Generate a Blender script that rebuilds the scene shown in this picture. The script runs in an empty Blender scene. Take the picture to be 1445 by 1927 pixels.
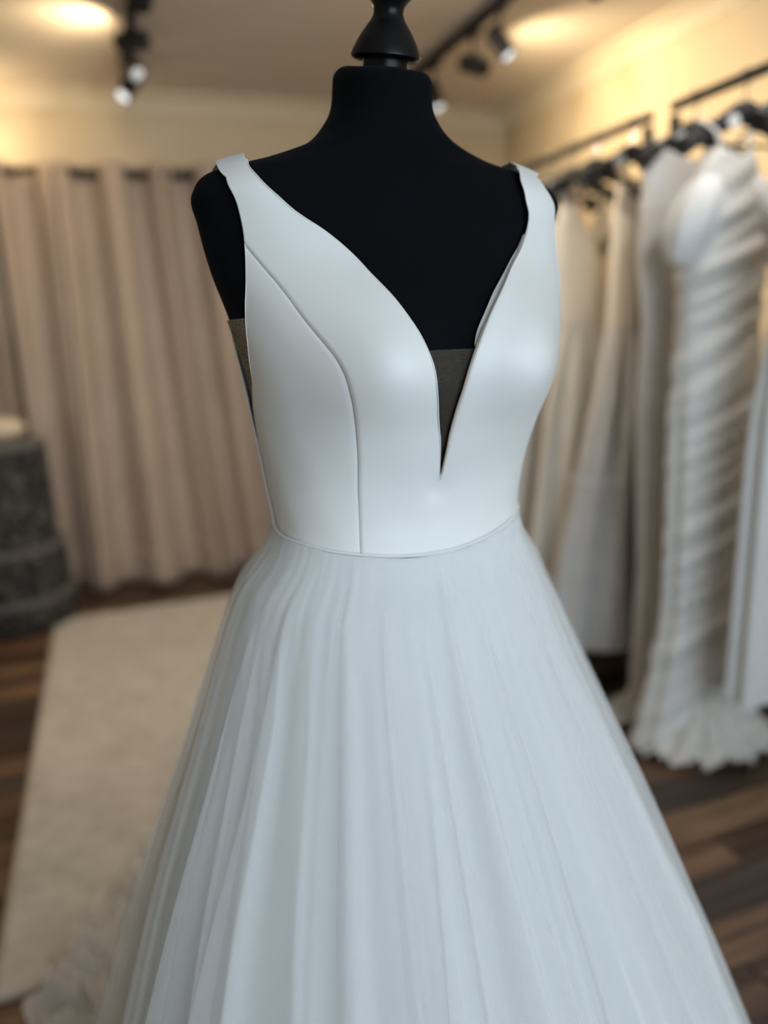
import bpy, math, random
import numpy as np
from mathutils import Vector, Matrix

sc = bpy.context.scene
col = sc.collection
PI = math.pi
rnd = random.Random(7)

# ------------------------------------------------------------------ camera
FOC = 1447.0                       # focal length in pixels of the 1445x1927 frame
YAW, PITCH, ROLL = (math.radians(a) for a in (19.135, 13.114, -2.463))
CAM_Z = 1.30
fw = Vector((math.sin(YAW) * math.cos(PITCH), math.cos(YAW) * math.cos(PITCH), -math.sin(PITCH)))
r0 = Vector((math.cos(YAW), -math.sin(YAW), 0))
u0 = r0.cross(fw)
rr = r0 * math.cos(ROLL) + u0 * math.sin(ROLL)
uu = -r0 * math.sin(ROLL) + u0 * math.cos(ROLL)
cd = bpy.data.cameras.new('camera')
cam = bpy.data.objects.new('camera', cd)
col.objects.link(cam)
M = Matrix((rr, uu, -fw)).transposed().to_4x4()
M.translation = (0, 0, CAM_Z)
cam.matrix_world = M
cd.sensor_fit = 'VERTICAL'
cd.sensor_height = 36.0
cd.lens = 36.0 * FOC / 1927.0
cd.clip_start = 0.02
cd.dof.use_dof = True
cd.dof.focus_distance = 0.725
cd.dof.aperture_fstop = 1.5
sc.camera = cam

# ------------------------------------------------------------------ world, daylight, exposure
w = bpy.data.worlds.new('world')
sc.world = w
w.use_nodes = True
w.node_tree.nodes['Background'].inputs[0].default_value = (0.62, 0.74, 0.90, 1)
w.node_tree.nodes['Background'].inputs[1].default_value = 0.6

def area(name, loc, target, sx, sy, power, color):
    l = bpy.data.lights.new(name, 'AREA')
    l.shape = 'RECTANGLE'
    l.size, l.size_y, l.energy, l.color = sx, sy, power, color
    o = bpy.data.objects.new(name, l)
    col.objects.link(o)
    o.location = loc
    o.rotation_euler = (Vector(target) - Vector(loc)).to_track_quat('-Z', 'Y').to_euler()
    return o
# daylight through the shop window behind the camera
area('window_daylight', (0.95, -1.62, 1.45), (0.75, 2.0, 1.25), 2.3, 1.9, 50, (0.74, 0.88, 1.0))

sc.view_settings.view_transform = 'Standard'
sc.view_settings.look = 'None'
sc.view_settings.exposure = 0.0
sc.view_settings.gamma = 1.0
sc.view_settings.use_curve_mapping = False
sc.cycles.max_bounces = 5
sc.cycles.diffuse_bounces = 3
sc.cycles.glossy_bounces = 2
sc.cycles.transmission_bounces = 4
sc.cycles.transparent_max_bounces = 18
sc.cycles.use_adaptive_sampling = True
sc.cycles.adaptive_threshold = 0.06
sc.cycles.adaptive_min_samples = 12
sc.cycles.use_denoising = True

# ------------------------------------------------------------------ helpers
def tag(o, label=None, cat=None, group=None, kind=None):
    if label: o['label'] = label
    if cat: o['category'] = cat
    if group: o['group'] = group
    if kind: o['kind'] = kind
    return o

def empty(name, loc=(0, 0, 0), rz=0.0):
    o = bpy.data.objects.new(name, None)
    col.objects.link(o)
    o.location = loc
    o.rotation_euler = (0, 0, rz)
    o.empty_display_size = 0.05
    return o

def link(name, me, m, parent=None):
    if m is not None:
        me.materials.append(m)
    o = bpy.data.objects.new(name, me)
    col.objects.link(o)
    if parent is not None:
        o.parent = parent
    return o

def smooth(me, on=True):
    me.polygons.foreach_set('use_smooth', [on] * len(me.polygons))

class MB:
    """collects vertices and faces of ONE part"""
    def __init__(s):
        s.v, s.f = [], []
    def add(s, vs, fs):
        n = len(s.v)
        s.v += [tuple(map(float, p)) for p in vs]
        s.f += [tuple(i + n for i in q) for q in fs]
    def box(s, c, d, rot=None):
        vs = []
        for x in (-.5, .5):
            for y in (-.5, .5):
                for z in (-.5, .5):
                    p = Vector((x * d[0], y * d[1], z * d[2]))
                    if rot is not None:
                        p = rot @ p
                    vs.append(p + Vector(c))
        s.add(vs, [(0, 1, 3, 2), (4, 6, 7, 5), (0, 4, 5, 1), (2, 3, 7, 6), (0, 2, 6, 4), (1, 5, 7, 3)])
    def tube(s, pts, rad, n=10, closed=False, caps=True):
        pts = [Vector(p) for p in pts]
        m = len(pts)
        rads = rad if hasattr(rad, '__len__') else [rad] * m
        vs, fs = [], []
        up = None
        for i, p in enumerate(pts):
            a = pts[(i - 1) % m] if (closed or i > 0) else p
            b = pts[(i + 1) % m] if (closed or i < m - 1) else p
            t = (b - a)
            t = t.normalized() if t.length > 1e-9 else Vector((0, 0, 1))
            if up is None:
                up = Vector((0, 0, 1)) if abs(t.z) < .9 else Vector((1, 0, 0))
            sx = t.cross(up)
            if sx.length < 1e-6:
                sx = t.cross(Vector((0, 1, 0)))
            sx.normalize()
            up = sx.cross(t).normalized()
            for k in range(n):
                q = 2 * PI * k / n
                vs.append(p + (sx * math.cos(q) + up * math.sin(q)) * rads[i])
        for i in range(m if closed else m - 1):
            j = (i + 1) % m
            for k in range(n):
                k2 = (k + 1) % n
                fs.append((i * n + k, i * n + k2, j * n + k2, j * n + k))
        if caps and not closed:
            fs.append(tuple(range(n))[::-1])
            fs.append(tuple(range((m - 1) * n, m * n)))
        s.add(vs, fs)
    def lathe(s, prof, n=40, axis=None, org=(0, 0, 0)):
        """prof: list of (radius, height); axis: 3x3 rotation"""
        vs, fs = [], []
        for rad, h in prof:
            for k in range(n):
                q = 2 * PI * k / n
                p = Vector((rad * math.cos(q), rad * math.sin(q), h))
                if axis is not None:
                    p = axis @ p
                vs.append(p + Vector(org))
        for i in range(len(prof) - 1):
            for k in range(n):
                k2 = (k + 1) % n
                fs.append((i * n + k, i * n + k2, (i + 1) * n + k2, (i + 1) * n + k))
        fs.append(tuple(range(n))[::-1])
        fs.append(tuple(range((len(prof) - 1) * n, len(prof) * n)))
        s.add(vs, fs)
    def prism(s, poly, fn, n0, n1):
        """extrude a 2-D polygon: fn(u, v, e) -> point, e in (n0, n1)"""
        k = len(poly)
        vs = [fn(u, v, e) for e in (n0, n1) for u, v in poly]
        fs = [(i, (i + 1) % k, k + (i + 1) % k, k + i) for i in range(k)]
        fs += [tuple(range(k))[::-1], tuple(range(k, 2 * k))]
        s.add(vs, fs)
    def build(s, name, m, parent=None, sm=False, bevel=0):
        me = bpy.data.meshes.new(name)
        me.from_pydata(s.v, [], s.f)
        if sm:
            smooth(me)
            me.set_sharp_from_angle(angle=math.radians(40))
        o = link(name, me, m, parent)
        if bevel:
            b = o.modifiers.new('bevel', 'BEVEL')
            b.width, b.segments, b.limit_method = bevel, 2, 'ANGLE'
        return o

def grid(name, P, m, parent=None, wrap=False, solid=0.0, flip=False):
    """P: (n, k, 3) array -> one smooth quad sheet"""
    n, k = P.shape[:2]
    idx = np.arange(n * k).reshape(n, k)
    if wrap:
        idx = np.concatenate([idx, idx[:, :1]], 1)
    q = np.stack([idx[:-1, :-1], idx[:-1, 1:], idx[1:, 1:], idx[1:, :-1]], -1).reshape(-1, 4)
    if flip:
        q = q[:, ::-1]
    me = bpy.data.meshes.new(name)
    me.from_pydata(P.reshape(-1, 3).tolist(), [], q.tolist())
    smooth(me)
    o = link(name, me, m, parent)
    if solid:
        s = o.modifiers.new('thickness', 'SOLIDIFY')
        s.thickness, s.offset = solid, -1
    return o

# ------------------------------------------------------------------ materials
class NT:
    def __init__(s, name):
        s.m = bpy.data.materials.new(name)
        s.m.use_nodes = True
        s.t = s.m.node_tree
        s.b = s.t.nodes['Principled BSDF']
        s.out = s.t.nodes['Material Output']
    def n(s, typ, **kw):
        x = s.t.nodes.new(typ)
        for k, v in kw.items():
            if k.startswith('_'):
                setattr(x, k[1:], v)
            else:
                x.inputs[k.replace('__', ' ')].default_value = v
        return x
    def l(s, a, b):
        s.t.links.new(a, b)
    def set(s, **kw):
        for k, v in kw.items():
            s.b.inputs[k.replace('__', ' ')].default_value = v
        return s
    def coord(s, scale=(1, 1, 1), kind='Object'):
        c = s.n('ShaderNodeTexCoord')
        m = s.n('ShaderNodeMapping')
        m.inputs['Scale'].default_value = scale
        s.l(c.outputs[kind], m.inputs['Vector'])
        return m.outputs['Vector']
    def noise(s, scale, detail=4, rough=.5, vec=None):
        x = s.n('ShaderNodeTexNoise', Scale=scale, Detail=detail, Roughness=rough)
        if vec is not None:
            s.l(vec, x.inputs['Vector'])
        return x.outputs['Fac']
    def ramp(s, fac, stops):
        x = s.n('ShaderNodeValToRGB')
        e = x.color_ramp.elements
        while len(e) < len(stops):
            e.new(.5)
        for i, (p, c) in enumerate(stops):
            e[i].position = p
            e[i].color = (*c, 1)
        s.l(fac, x.inputs['Fac'])
        return x.outputs['Color']
    def bump(s, fac, strength, dist):
        x = s.n('ShaderNodeBump', Strength=strength, Distance=dist)
        s.l(fac, x.inputs['Height'])
        s.l(x.outputs['Normal'], s.b.inputs['Normal'])
        return x

def simple(name, c, rough=.5, metal=0.0, **kw):
    t = NT(name)
    t.set(Base__Color=(*c, 1), Roughness=rough, Metallic=metal, **kw)
    return t.m

def mottled(name, c1, c2, scale, rough=.8, bump=0.0, bscale=None, bdist=.002, detail=5, vscale=(1, 1, 1), **kw):
    t = NT(name)
    v = t.coord(vscale)
    f = t.noise(scale, detail, .55, v)
    t.l(t.ramp(f, [(.3, c1), (.7, c2)]), t.b.inputs['Base Color'])
    t.set(Roughness=rough, **kw)
    if bump:
        t.bump(t.noise(bscale or scale * 4, 4, .5, v), bump, bdist)
    return t.m

MAT = {}
MAT['wall'] = mottled('cream_wall_paint', (.66, .56, .40), (.70, .60, .44), 3, .85, .15, 120, .0006)
MAT['ceiling'] = mottled('ceiling_paint', (.68, .62, .55), (.71, .65, .58), 2, .9, .1, 150, .0004)
MAT['cove'] = simple('cove_paint', (.74, .66, .52), .6)
MAT['black_metal'] = simple('black_powder_coated_metal', (.008, .008, .009), .55)
MAT['dark_metal'] = simple('dark_bronze_metal', (.035, .026, .02), .4, .3)

def satin(name, c, bump=.10):
    t = NT(name)
    v = t.coord()
    big = t.noise(9, 2, .5, v)
    weave = t.n('ShaderNodeTexNoise', Scale=900, Detail=2)
    vs = t.coord((1, 1, 3.0))
    t.l(vs, weave.inputs['Vector'])
    mx = t.n('ShaderNodeMath', _operation='MULTIPLY_ADD')
    t.l(weave.outputs['Fac'], mx.inputs[0])
    mx.inputs[1].default_value = .10
    t.l(big, mx.inputs[2])
    t.bump(mx.outputs[0], bump, .012)
    t.set(Base__Color=(*c, 1), Roughness=.44, Sheen__Weight=.30, Sheen__Roughness=.35)
    t.b.inputs['Specular IOR Level'].default_value = .45
    t.b.inputs['Anisotropic'].default_value = .4
    return t.m
MAT['satin'] = satin('ivory_satin', (.84, .845, .83))
MAT['lining'] = simple('white_lining', (.66, .65, .62), .7)
MAT['skirt_lining'] = mottled('skirt_satin_lining', (.88, .89, .89), (.91, .92, .92), 6, .5)
MAT['thread'] = simple('ivory_piping', (.82, .80, .75), .5)
MAT['nude_edge'] = simple('nude_binding', (.50, .42, .33), .6)

def tulle(name, c, alpha, trans=.45, weave=0.0):
    t = NT(name)
    t.t.nodes.remove(t.b)
    d = t.n('ShaderNodeBsdfDiffuse')
    d.inputs['Color'].default_value = (*c, 1)
    tl = t.n('ShaderNodeBsdfTranslucent')
    tl.inputs['Color'].default_value = (*c, 1)
    m1 = t.n('ShaderNodeMixShader')
    m1.inputs[0].default_value = trans
    t.l(d.outputs[0], m1.inputs[1]); t.l(tl.outputs[0], m1.inputs[2])
    tr = t.n('ShaderNodeBsdfTransparent')
    m2 = t.n('ShaderNodeMixShader')
    m2.inputs[0].default_value = alpha
    if weave:
        vo = t.n('ShaderNodeTexVoronoi', Scale=weave, _feature='DISTANCE_TO_EDGE')
        t.l(t.coord(), vo.inputs['Vector'])
        lt = t.n('ShaderNodeMapRange')
        lt.inputs['From Min'].default_value = .05
        lt.inputs['From Max'].default_value = .25
        lt.inputs['To Min'].default_value = min(1, alpha * 1.7)
        lt.inputs['To Max'].default_value = alpha * .5
        t.l(vo.outputs['Distance'], lt.inputs['Value'])
        t.l(lt.outputs[0], m2.inputs[0])
    t.l(tr.outputs[0], m2.inputs[1]); t.l(m1.outputs[0], m2.inputs[2])
    t.l(m2.outputs[0], t.out.inputs['Surface'])
    return t.m
MAT['tulle'] = tulle('white_tulle', (.94, .95, .95), .30)
MAT['tulle_fine'] = tulle('white_tulle_fine', (.94, .95, .95), .26)
MAT['train'] = tulle('ruffled_tulle', (.93, .92, .90), .92)
MAT['nude_mesh'] = tulle('nude_mesh', (.34, .29, .23), .17, .3, 700)
MAT['side_mesh'] = tulle('side_nude_mesh', (.52, .45, .34), .55, .3, 500)

def jersey():
    t = NT('black_jersey')
    t.set(Base__Color=(.0035, .004, .0055, 1), Roughness=.95, Sheen__Weight=.02, Sheen__Roughness=.4)
    t.b.inputs['Specular IOR Level'].default_value = .08
    t.b.inputs['Sheen Tint'].default_value = (.5, .6, .8, 1)
    t.bump(t.noise(700, 2, .5, t.coord()), .2, .001)
    return t.m
MAT['jersey'] = jersey()
MAT['black_wood'] = mottled('black_lacquered_wood', (.003, .003, .004), (.006, .0055, .006), 40, .30, .15, 90, .0008, Specular__IOR__Level=.22)

# ------------------------------------------------------------------ the room
X0, X1, Y0, Y1, ZC = -1.75, 2.41, -1.80, 4.45, 2.535
def plane_box(name, c, d, m):
    b = MB(); b.box(c, d)
    return tag(b.build(name, m), kind='structure')
floor = plane_box('floor', ((X0 + X1) / 2, (Y0 + Y1) / 2, -.062), (X1 - X0 + .2, Y1 - Y0 + .2, .10), simple('dark_subfloor', (.012, .008, .006), .9))
plane_box('ceiling', ((X0 + X1) / 2, (Y0 + Y1) / 2, ZC + .05), (X1 - X0 + .2, Y1 - Y0 + .2, .10), MAT['ceiling'])
plane_box('wall_back', ((X0 + X1) / 2, Y1 + .05, ZC / 2), (X1 - X0 + .2, .10, ZC + .02), MAT['wall'])
plane_box('wall_right', (X1 + .05, (Y0 + Y1) / 2, ZC / 2), (.10, Y1 - Y0, ZC + .02), MAT['wall'])
plane_box('wall_left', (X0 - .05, (Y0 + Y1) / 2, ZC / 2), (.10, Y1 - Y0, ZC + .02), MAT['wall'])
# front wall behind the camera, with the shop window opening
b = MB()
WX0, WX1, WZ0, WZ1 = -.55, 2.05, .35, 2.30
yf = Y0 - .05
b.box(((X0 + WX0) / 2, yf, ZC / 2), (WX0 - X0, .1, ZC))
b.box(((X1 + WX1) / 2, yf, ZC / 2), (X1 - WX1, .1, ZC))
b.box(((WX0 + WX1) / 2, yf, WZ0 / 2), (WX1 - WX0, .1, WZ0))
b.box(((WX0 + WX1) / 2, yf, (WZ1 + ZC) / 2), (WX1 - WX0, .1, ZC - WZ1))
tag(b.build('wall_front', MAT['wall']), kind='structure')
win = tag(empty('window_1', ((WX0 + WX1) / 2, yf, WZ0)), kind='structure')
fb = MB()
ww, wh = WX1 - WX0, WZ1 - WZ0
fm = simple('white_window_paint', (.75, .75, .73), .4)
for x in (-ww / 2 + .03, 0, ww / 2 - .03):
    fb.box((x, 0, wh / 2), (.06, .07, wh))
for z in (.03, wh - .03):
    fb.box((0, 0, z), (ww, .07, .06))
fb.build('window_frame', fm, win)
gm = NT('window_glass')
gm.set(Base__Color=(.9, .95, 1, 1), Roughness=.02, Transmission__Weight=1.0, IOR=1.05)
for x in (-ww / 4, ww / 4):
    g = MB(); g.box((x, 0, wh / 2), (ww / 2 - .09, .006, wh - .12))
    g.build('pane', gm.m, win)

# coving where walls and ceiling meet
cov = [(0, 0), (.085, 0), (.085, -.012), (.06, -.020), (.035, -.040), (.020, -.065), (.012, -.090), (0, -.090)]
b = MB(); b.prism(cov, lambda u, v, e: (e, Y1 - u, ZC + v), X0, X1)
tag(b.build('trim_1', MAT['cove']), kind='structure')
b = MB(); b.prism(cov, lambda u, v, e: (X1 - u, e, ZC + v), Y0, Y1)
tag(b.build('trim_2', MAT['cove']), kind='structure')
bs = [(0, 0), (.016, 0), (.016, .07), (.010, .085), (0, .09)]
b = MB(); b.prism(bs, lambda u, v, e: (e, Y1 - u, .001 + v), X0, X1)
tag(b.build('baseboard_back', MAT['cove']), kind='structure')
b = MB(); b.prism(bs, lambda u, v, e: (X1 - u, e, .001 + v), Y0, Y1 - .017)
tag(b.build('baseboard_right', MAT['cove']), kind='structure')

# floor boards: each plank its own object, running parallel to the back wall
def wood(name, c1, c2, c3):
    t = NT(name)
    v = t.coord((1.2, 16, 16))
    f = t.noise(2.2, 7, .62, v)
    t.l(t.ramp(f, [(.28, c1), (.52, c2), (.75, c3)]), t.b.inputs['Base Color'])
    t.set(Roughness=.42)
    t.bump(f, .12, .002)
    return t.m
WOOD = [wood('walnut_plank_1', (.022, .012, .008), (.070, .038, .024), (.150, .086, .052)),
        wood('walnut_plank_2', (.045, .024, .016), (.140, .078, .047), (.280, .165, .092)),
        wood('walnut_plank_3', (.026, .017, .013), (.064, .043, .032), (.115, .080, .058)),
        wood('walnut_plank_4', (.070, .038, .020), (.210, .125, .068), (.400, .255, .140))]
PW, PL = .118, 1.22
plank_me = {}
def plank_mesh(k, seed, L):
    key = (k, seed, round(L, 3))
    if key not in plank_me:
        b = MB(); b.box((0, 0, 0), (L - .002, PW - .0025, .012))
        # chamfered top edges
        v = np.array(b.v)
        me = bpy.data.meshes.new('plank')
        h, hx, hy, c = .006, (L - .002) / 2, (PW - .0025) / 2, .0022
        vs = [(-hx, -hy, -h), (hx, -hy, -h), (hx, hy, -h), (-hx, hy, -h),
              (-hx, -hy, h - c), (hx, -hy, h - c), (hx, hy, h - c), (-hx, hy, h - c),
              (-hx + c, -hy + c, h), (hx - c, -hy + c, h), (hx - c, hy - c, h), (-hx + c, hy - c, h)]
        fs = [(3, 2, 1, 0), (8, 9, 10, 11)]
        for i in range(4):
            j = (i + 1) % 4
            fs += [(i, j, 4 + j, 4 + i), (4 + i, 4 + j, 8 + j, 8 + i)]
        me.from_pydata(vs, [], fs)
        me.materials.append(WOOD[k])
        plank_me[key] = me
    return plank_me[key]
nrow = int((Y1 - Y0) / PW) + 1
for i in range(nrow):
    y = Y1 - (i + .5) * PW
    if y < Y0 + PW * .45:
        break
    x = X0 - (0, .47, .81, .23, .66)[i % 5] * PL
    while x < X1 - .02:
        a, e = max(x, X0 + .001), min(x + PL, X1 - .001)
        if e - a > .05:
            k = rnd.choice((0, 0, 1, 1, 2, 2, 3))
            o = bpy.data.objects.new('plank', plank_mesh(k, 0, e - a))
            col.objects.link(o)
            o.parent = floor
            o.location = ((a + e) / 2, y, -.006 - rnd.random() * .0006)
        x += PL

# ------------------------------------------------------------------ rug
def rug():
    x0, x1, y0, y1 = -.365, 1.02, 1.505, 3.855
    t = NT('cream_wool_rug')
    v = t.coord()
    f1 = t.noise(7, 6, .6, v)
    wv = t.n('ShaderNodeTexVoronoi', Scale=16)
    t.l(v, wv.inputs['Vector'])
    mx = t.n('ShaderNodeMath', _operation='MULTIPLY_ADD')
    t.l(wv.outputs['Distance'], mx.inputs[0]); mx.inputs[1].default_value = .35; t.l(f1, mx.inputs[2])
    t.l(t.ramp(mx.outputs[0], [(.35, (.54, .50, .43)), (.60, (.68, .64, .57)), (.85, (.78, .74, .67))]), t.b.inputs['Base Color'])
    t.set(Roughness=.95, Sheen__Weight=.3)
    t.bump(t.noise(260, 3, .6, v), .7, .006)
    root = empty('area_rug', ((x0 + x1) / 2, (y0 + y1) / 2, 0))
    tag(root, 'large cream wool rug with faint mottled pattern on the dark floor', 'rug')
    nx, ny = 130, 220
    X, Y = np.meshgrid(np.linspace(x0, x1, nx), np.linspace(y0, y1, ny))
    r = np.random.default_rng(3)
    def sm(a, k):
        for _ in range(k):
            a = (a + np.roll(a, 1, 0) + np.roll(a, -1, 0) + np.roll(a, 1, 1) + np.roll(a, -1, 1)) / 5
        return a
    n = sm(r.normal(size=X.shape), 2); n /= n.std()
    Z = .0125 + .0012 * n
    e = np.minimum(np.minimum(X - x0, x1 - X), np.minimum(Y - y0, y1 - Y))
    Z = np.where(e < 1e-6, .002, Z)
    P = np.stack([X - (x0 + x1) / 2, Y - (y0 + y1) / 2, Z], -1)
    grid('pile', P, t.m, root)
    b = MB()
    hx, hy = (x1 - x0) / 2, (y1 - y0) / 2
    b.tube([(-hx, -hy, .0075), (hx, -hy, .0075), (hx, hy, .0075), (-hx, hy, .0075)], .007, 8, closed=True)
    b.build('binding', simple('rug_binding', (.55, .48, .38), .9), root, True)
rug()

# ------------------------------------------------------------------ curtains on a rod
def curtains():
    YC, ZR = 4.325, 2.132
    rod = empty('curtain_rod', (-.2, YC, ZR))
    tag(rod, 'black metal curtain rod carrying the eyelet curtains on the back wall', 'curtain rod')
    b = MB(); b.tube([(-1.35, 0, 0), (1.60, 0, 0)], .018, 14)
    b.build('pole', MAT['black_metal'], rod, True)
    for x in (-1.36, 1.61):
        k = MB(); k.lathe([(.012, -.02), (.024, -.012), (.028, 0), (.024, .012), (.012, .02)], 16, Matrix.Rotation(PI / 2, 3, 'Y'), (x, 0, 0))
        k.build('finial', MAT['black_metal'], rod, True)
    for x in (-1.30, .15, 1.55):
        k = MB()
        k.box((x, (Y1 - YC) / 2 - .001, 0), (.018, Y1 - YC - .004, .018)); k.box((x, Y1 - YC - .004, 0), (.05, .006, .07))
        k.build('bracket', MAT['black_metal'], rod)
    t = NT('beige_pink_curtain')
    v = t.coord()
    t.l(t.ramp(t.noise(2.5, 3, .5, v), [(.3, (.46, .375, .305)), (.7, (.52, .43, .355))]), t.b.inputs['Base Color'])
    t.set(Roughness=.85, Sheen__Weight=.2)
    t.bump(t.noise(420, 2, .5, t.coord((1, 1, .3))), .25, .002)
    # fabric passes behind the rod at these x; in front of it half-way between
    backs = np.array([-1.45, -1.16, -.87, -.575, -.279, .016, .262, .481, .72, .96, 1.21, 1.46])
    ph = np.arange(len(backs)) * 2 * PI
    rim = simple('dark_eyelet_ring', (.03, .026, .022), .35, .8)
    def pan(xa, xb, da, db, label, seed):
        n, k = 90, 170
        root = empty('curtain', ((xa + xb) / 2, YC, 0))
        tag(root, label, 'curtain', 'eyelet curtains on the back wall')
        s = np.linspace(0, 1, k)[None, :]
        tz = np.linspace(0, 1, n)[:, None]        # 0 top .. 1 hem
        z = ZR + .042 - tz * (ZR + .042 - .012)
        xt = xa + (xb - xa) * s
        x = xt + (da + (db - da) * s) * tz ** 1.3
        p = np.interp(xt, backs, ph)
        r = np.random.default_rng(seed)
        amp = .074 * (1 + .10 * tz)
        low = sum(r.uniform(.3, 1) * np.sin(xt * f_ + r.uniform(0, 6) + tz * r.uniform(-2, 2)) for f_ in (6, 11, 17, 29))
        y = amp * np.cos(p + .5 * tz * np.sin(xt * 5 + seed)) + .006 * tz * low
        x = x + .010 * np.sin(2 * p) * (1 - .5 * tz)
        # the panel is pushed back by the pouf standing in front of it
        y = np.where(x < -.16, np.minimum(y, 99), y)
        push = np.exp(-((x + .52) / .30) ** 4) * np.clip((tz - .35) / .3, 0, 1)
        y = y * (1 - .75 * push) + .055 * push
        y = y - .09 * tz ** 3 * (1 - np.clip(push * 2, 0, 1))
        z = z + 0 * x
        hem = np.clip((tz - .93) / .07, 0, 1)
        z = z + hem * .012 * np.sin(xt * 23 + seed) ** 2
        P = np.stack([x - (xa + xb) / 2, y, z], -1)
        grid('drape', P, t.m, root, solid=.0016)
        # stitched hem
        grid('hem', P[-9:-1] + np.array([0, -.0025, 0]), t.m, root, solid=.001)
        for i in range(len(backs) - 1):
            for q in (.25, .75):
                ex = backs[i] + (backs[i + 1] - backs[i]) * q
                if xa + .03 < ex < xb - .03:
                    e = MB()
                    ang = (1 if q < .5 else -1)
                    pts = []
                    rot = Matrix.Rotation(ang * math.radians(38), 3, 'Z')
                    for j in range(18):
                        c = 2 * PI * j / 18
                        pts.append(rot @ Vector((.024 * math.cos(c), 0, .024 * math.sin(c))) + Vector((ex - (xa + xb) / 2, 0, ZR)))
                    e.tube(pts, .004, 6, closed=True)
                    e.build('eyelet', rim, root, True)
    pan(-1.34, -.135, 0, -.03, 'beige eyelet curtain panel behind the dark patterned pouf', 1)
    pan(-.125, .375, -.03, .11, 'middle beige eyelet curtain panel left of the mannequin shoulder', 2)
    pan(.385, 1.30, .12, .05, 'beige eyelet curtain panel half hidden by the mannequin', 3)
curtains()

# ------------------------------------------------------------------ tiered pouf, cushion, floor lamp at the left edge
def pouf():
    cx, cy = -.545, 3.975
    t = NT('dark_patterned_weave')
    v = t.coord((1, 1, 1))
    br = t.n('ShaderNodeTexVoronoi', Scale=26, _distance='CHEBYCHEV')
    t.l(v, br.inputs['Vector'])
    f = t.noise(38, 3, .6, v)
    mx = t.n('ShaderNodeMath', _operation='MULTIPLY')
    t.l(br.outputs['Distance'], mx.inputs[0]); t.l(f, mx.inputs[1])
    t.l(t.ramp(mx.outputs[0], [(.10, (.006, .006, .007)), (.20, (.026, .026, .027)), (.34, (.12, .115, .11))]), t.b.inputs['Base Color'])
    t.set(Roughness=.8)
    t.bump(mx.outputs[0], .5, .004)
    band = simple('grey_felt_band', (.15, .147, .142), .85)
    root = empty('tiered_pouf', (cx, cy, 0))
    tag(root, 'dark grey patterned round pouf in three stepped tiers at the left edge', 'pouf')
    def tier(r, z0, z1):
        b = MB()
        n = 14
        prof = [(r - .012, z0), (r, z0 + .012)] + [(r + .004 * math.sin(PI * i / n), z0 + .012 + (z1 - z0 - .03) * i / n) for i in range(1, n)] + [(r, z1 - .018), (r - .018, z1)]
        b.lathe(prof, 64)
        return b.build('tier', t.m, root, True)
    tier(.285, .002, .155); tier(.262, .157, .390); tier(.235, .392, .875)
    for r, z in ((.288, .150), (.265, .385), (.235, .866)):
        b = MB()
        b.lathe([(r - .03, z - .013), (r + .003, z - .013), (r + .006, z), (r + .003, z + .012), (r - .03, z + .016)], 64)
        b.build('band', band, root, True)
    # cream cushion on top
    n, k = 26, 48
    c = np.linspace(0, 2 * PI, k, endpoint=False)[None, :]
    a = np.linspace(-PI / 2, PI / 2, n)[:, None]
    e = .55
    sg = lambda q, p: np.sign(q) * np.abs(q) ** p
    rx = .19 * sg(np.cos(a), .5)
    P = np.stack([rx * sg(np.cos(c), e), .8 * rx * sg(np.sin(c), e), .055 * sg(np.sin(a), .9) + 0 * c], -1)
    cm = mottled('cream_boucle', (.62, .54, .42), (.72, .65, .53), 30, .95, .5, 180, .004)
    o = empty('cushion', (cx - .035, cy, .935))
    tag(o, 'cream cushion lying on top of the dark patterned pouf', 'cushion')
    grid('cover', P, cm, o, wrap=True)
    pp = [( .19 * float(sg(np.cos(q), e)), .152 * float(sg(np.sin(q), e)), 0) for q in np.linspace(0, 2 * PI, 48, endpoint=False)]
    b = MB(); b.tube(pp, .005, 6, closed=True); b.build('piping', cm, o, True)
pouf()

def floor_lamp():
    x, y = -.405, 4.238
    root = empty('floor_lamp', (x, y, 0))
    tag(root, 'slim dark pole of a floor lamp behind the patterned pouf', 'lamp')
    b = MB(); b.lathe([(.030, .002), (.032, .006), (.032, .02), (.018, .03), (.012, .04)], 32); b.build('base', MAT['dark_metal'], root, True)
    b = MB(); b.tube([(0, 0, .02), (0, 0, 2.10)], .0125, 14); b.build('pole', MAT['dark_metal'], root, True)
    b = MB(); b.lathe([(.0125, 2.08), (.024, 2.11), (.030, 2.16), (.032, 2.23), (.029, 2.23), (.026, 2.16), (.018, 2.125), (.001, 2.12)], 32)
    b.build('lamp_shade', MAT['dark_metal'], root, True)
    l = bpy.data.lights.new('lamp_bulb', 'POINT'); l.energy = 3.5; l.color = (1, .74, .42); l.shadow_soft_size = .035
    o = bpy.data.objects.new('lamp_bulb', l); col.objects.link(o); o.parent = root; o.location = (0, 0, 2.245)
floor_lamp()

# ------------------------------------------------------------------ track lights
def lens_mat(name, e):
    t = NT(name)
    t.set(Base__Color=(.9, .95, 1, 1), Roughness=.2, Emission__Color=(.88, .97, 1, 1), Emission__Strength=e)
    return t.m
LENS = {True: lens_mat('lit_lens', 1.1), False: lens_mat('dimmed_lens', .30)}
def track(x, ya, yb, label):
    root = empty('light_track', (x, (ya + yb) / 2, ZC))
    tag(root, label, 'light track')
    L = yb - ya
    b = MB()
    prof = [(-.018, 0), (-.018, -.034), (-.007, -.034), (-.007, -.024), (.007, -.024), (.007, -.034), (.018, -.034), (.018, 0)]
    b.prism(prof, lambda u, v, e: (u, e, v), -L / 2, L / 2)
    b.build('rail', MAT['black_metal'], root)
    for s in (-1, 1):
        k = MB(); k.box((0, s * (L / 2 + .004), -.017), (.038, .010, .036)); k.build('end_cap', MAT['black_metal'], root)
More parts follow.
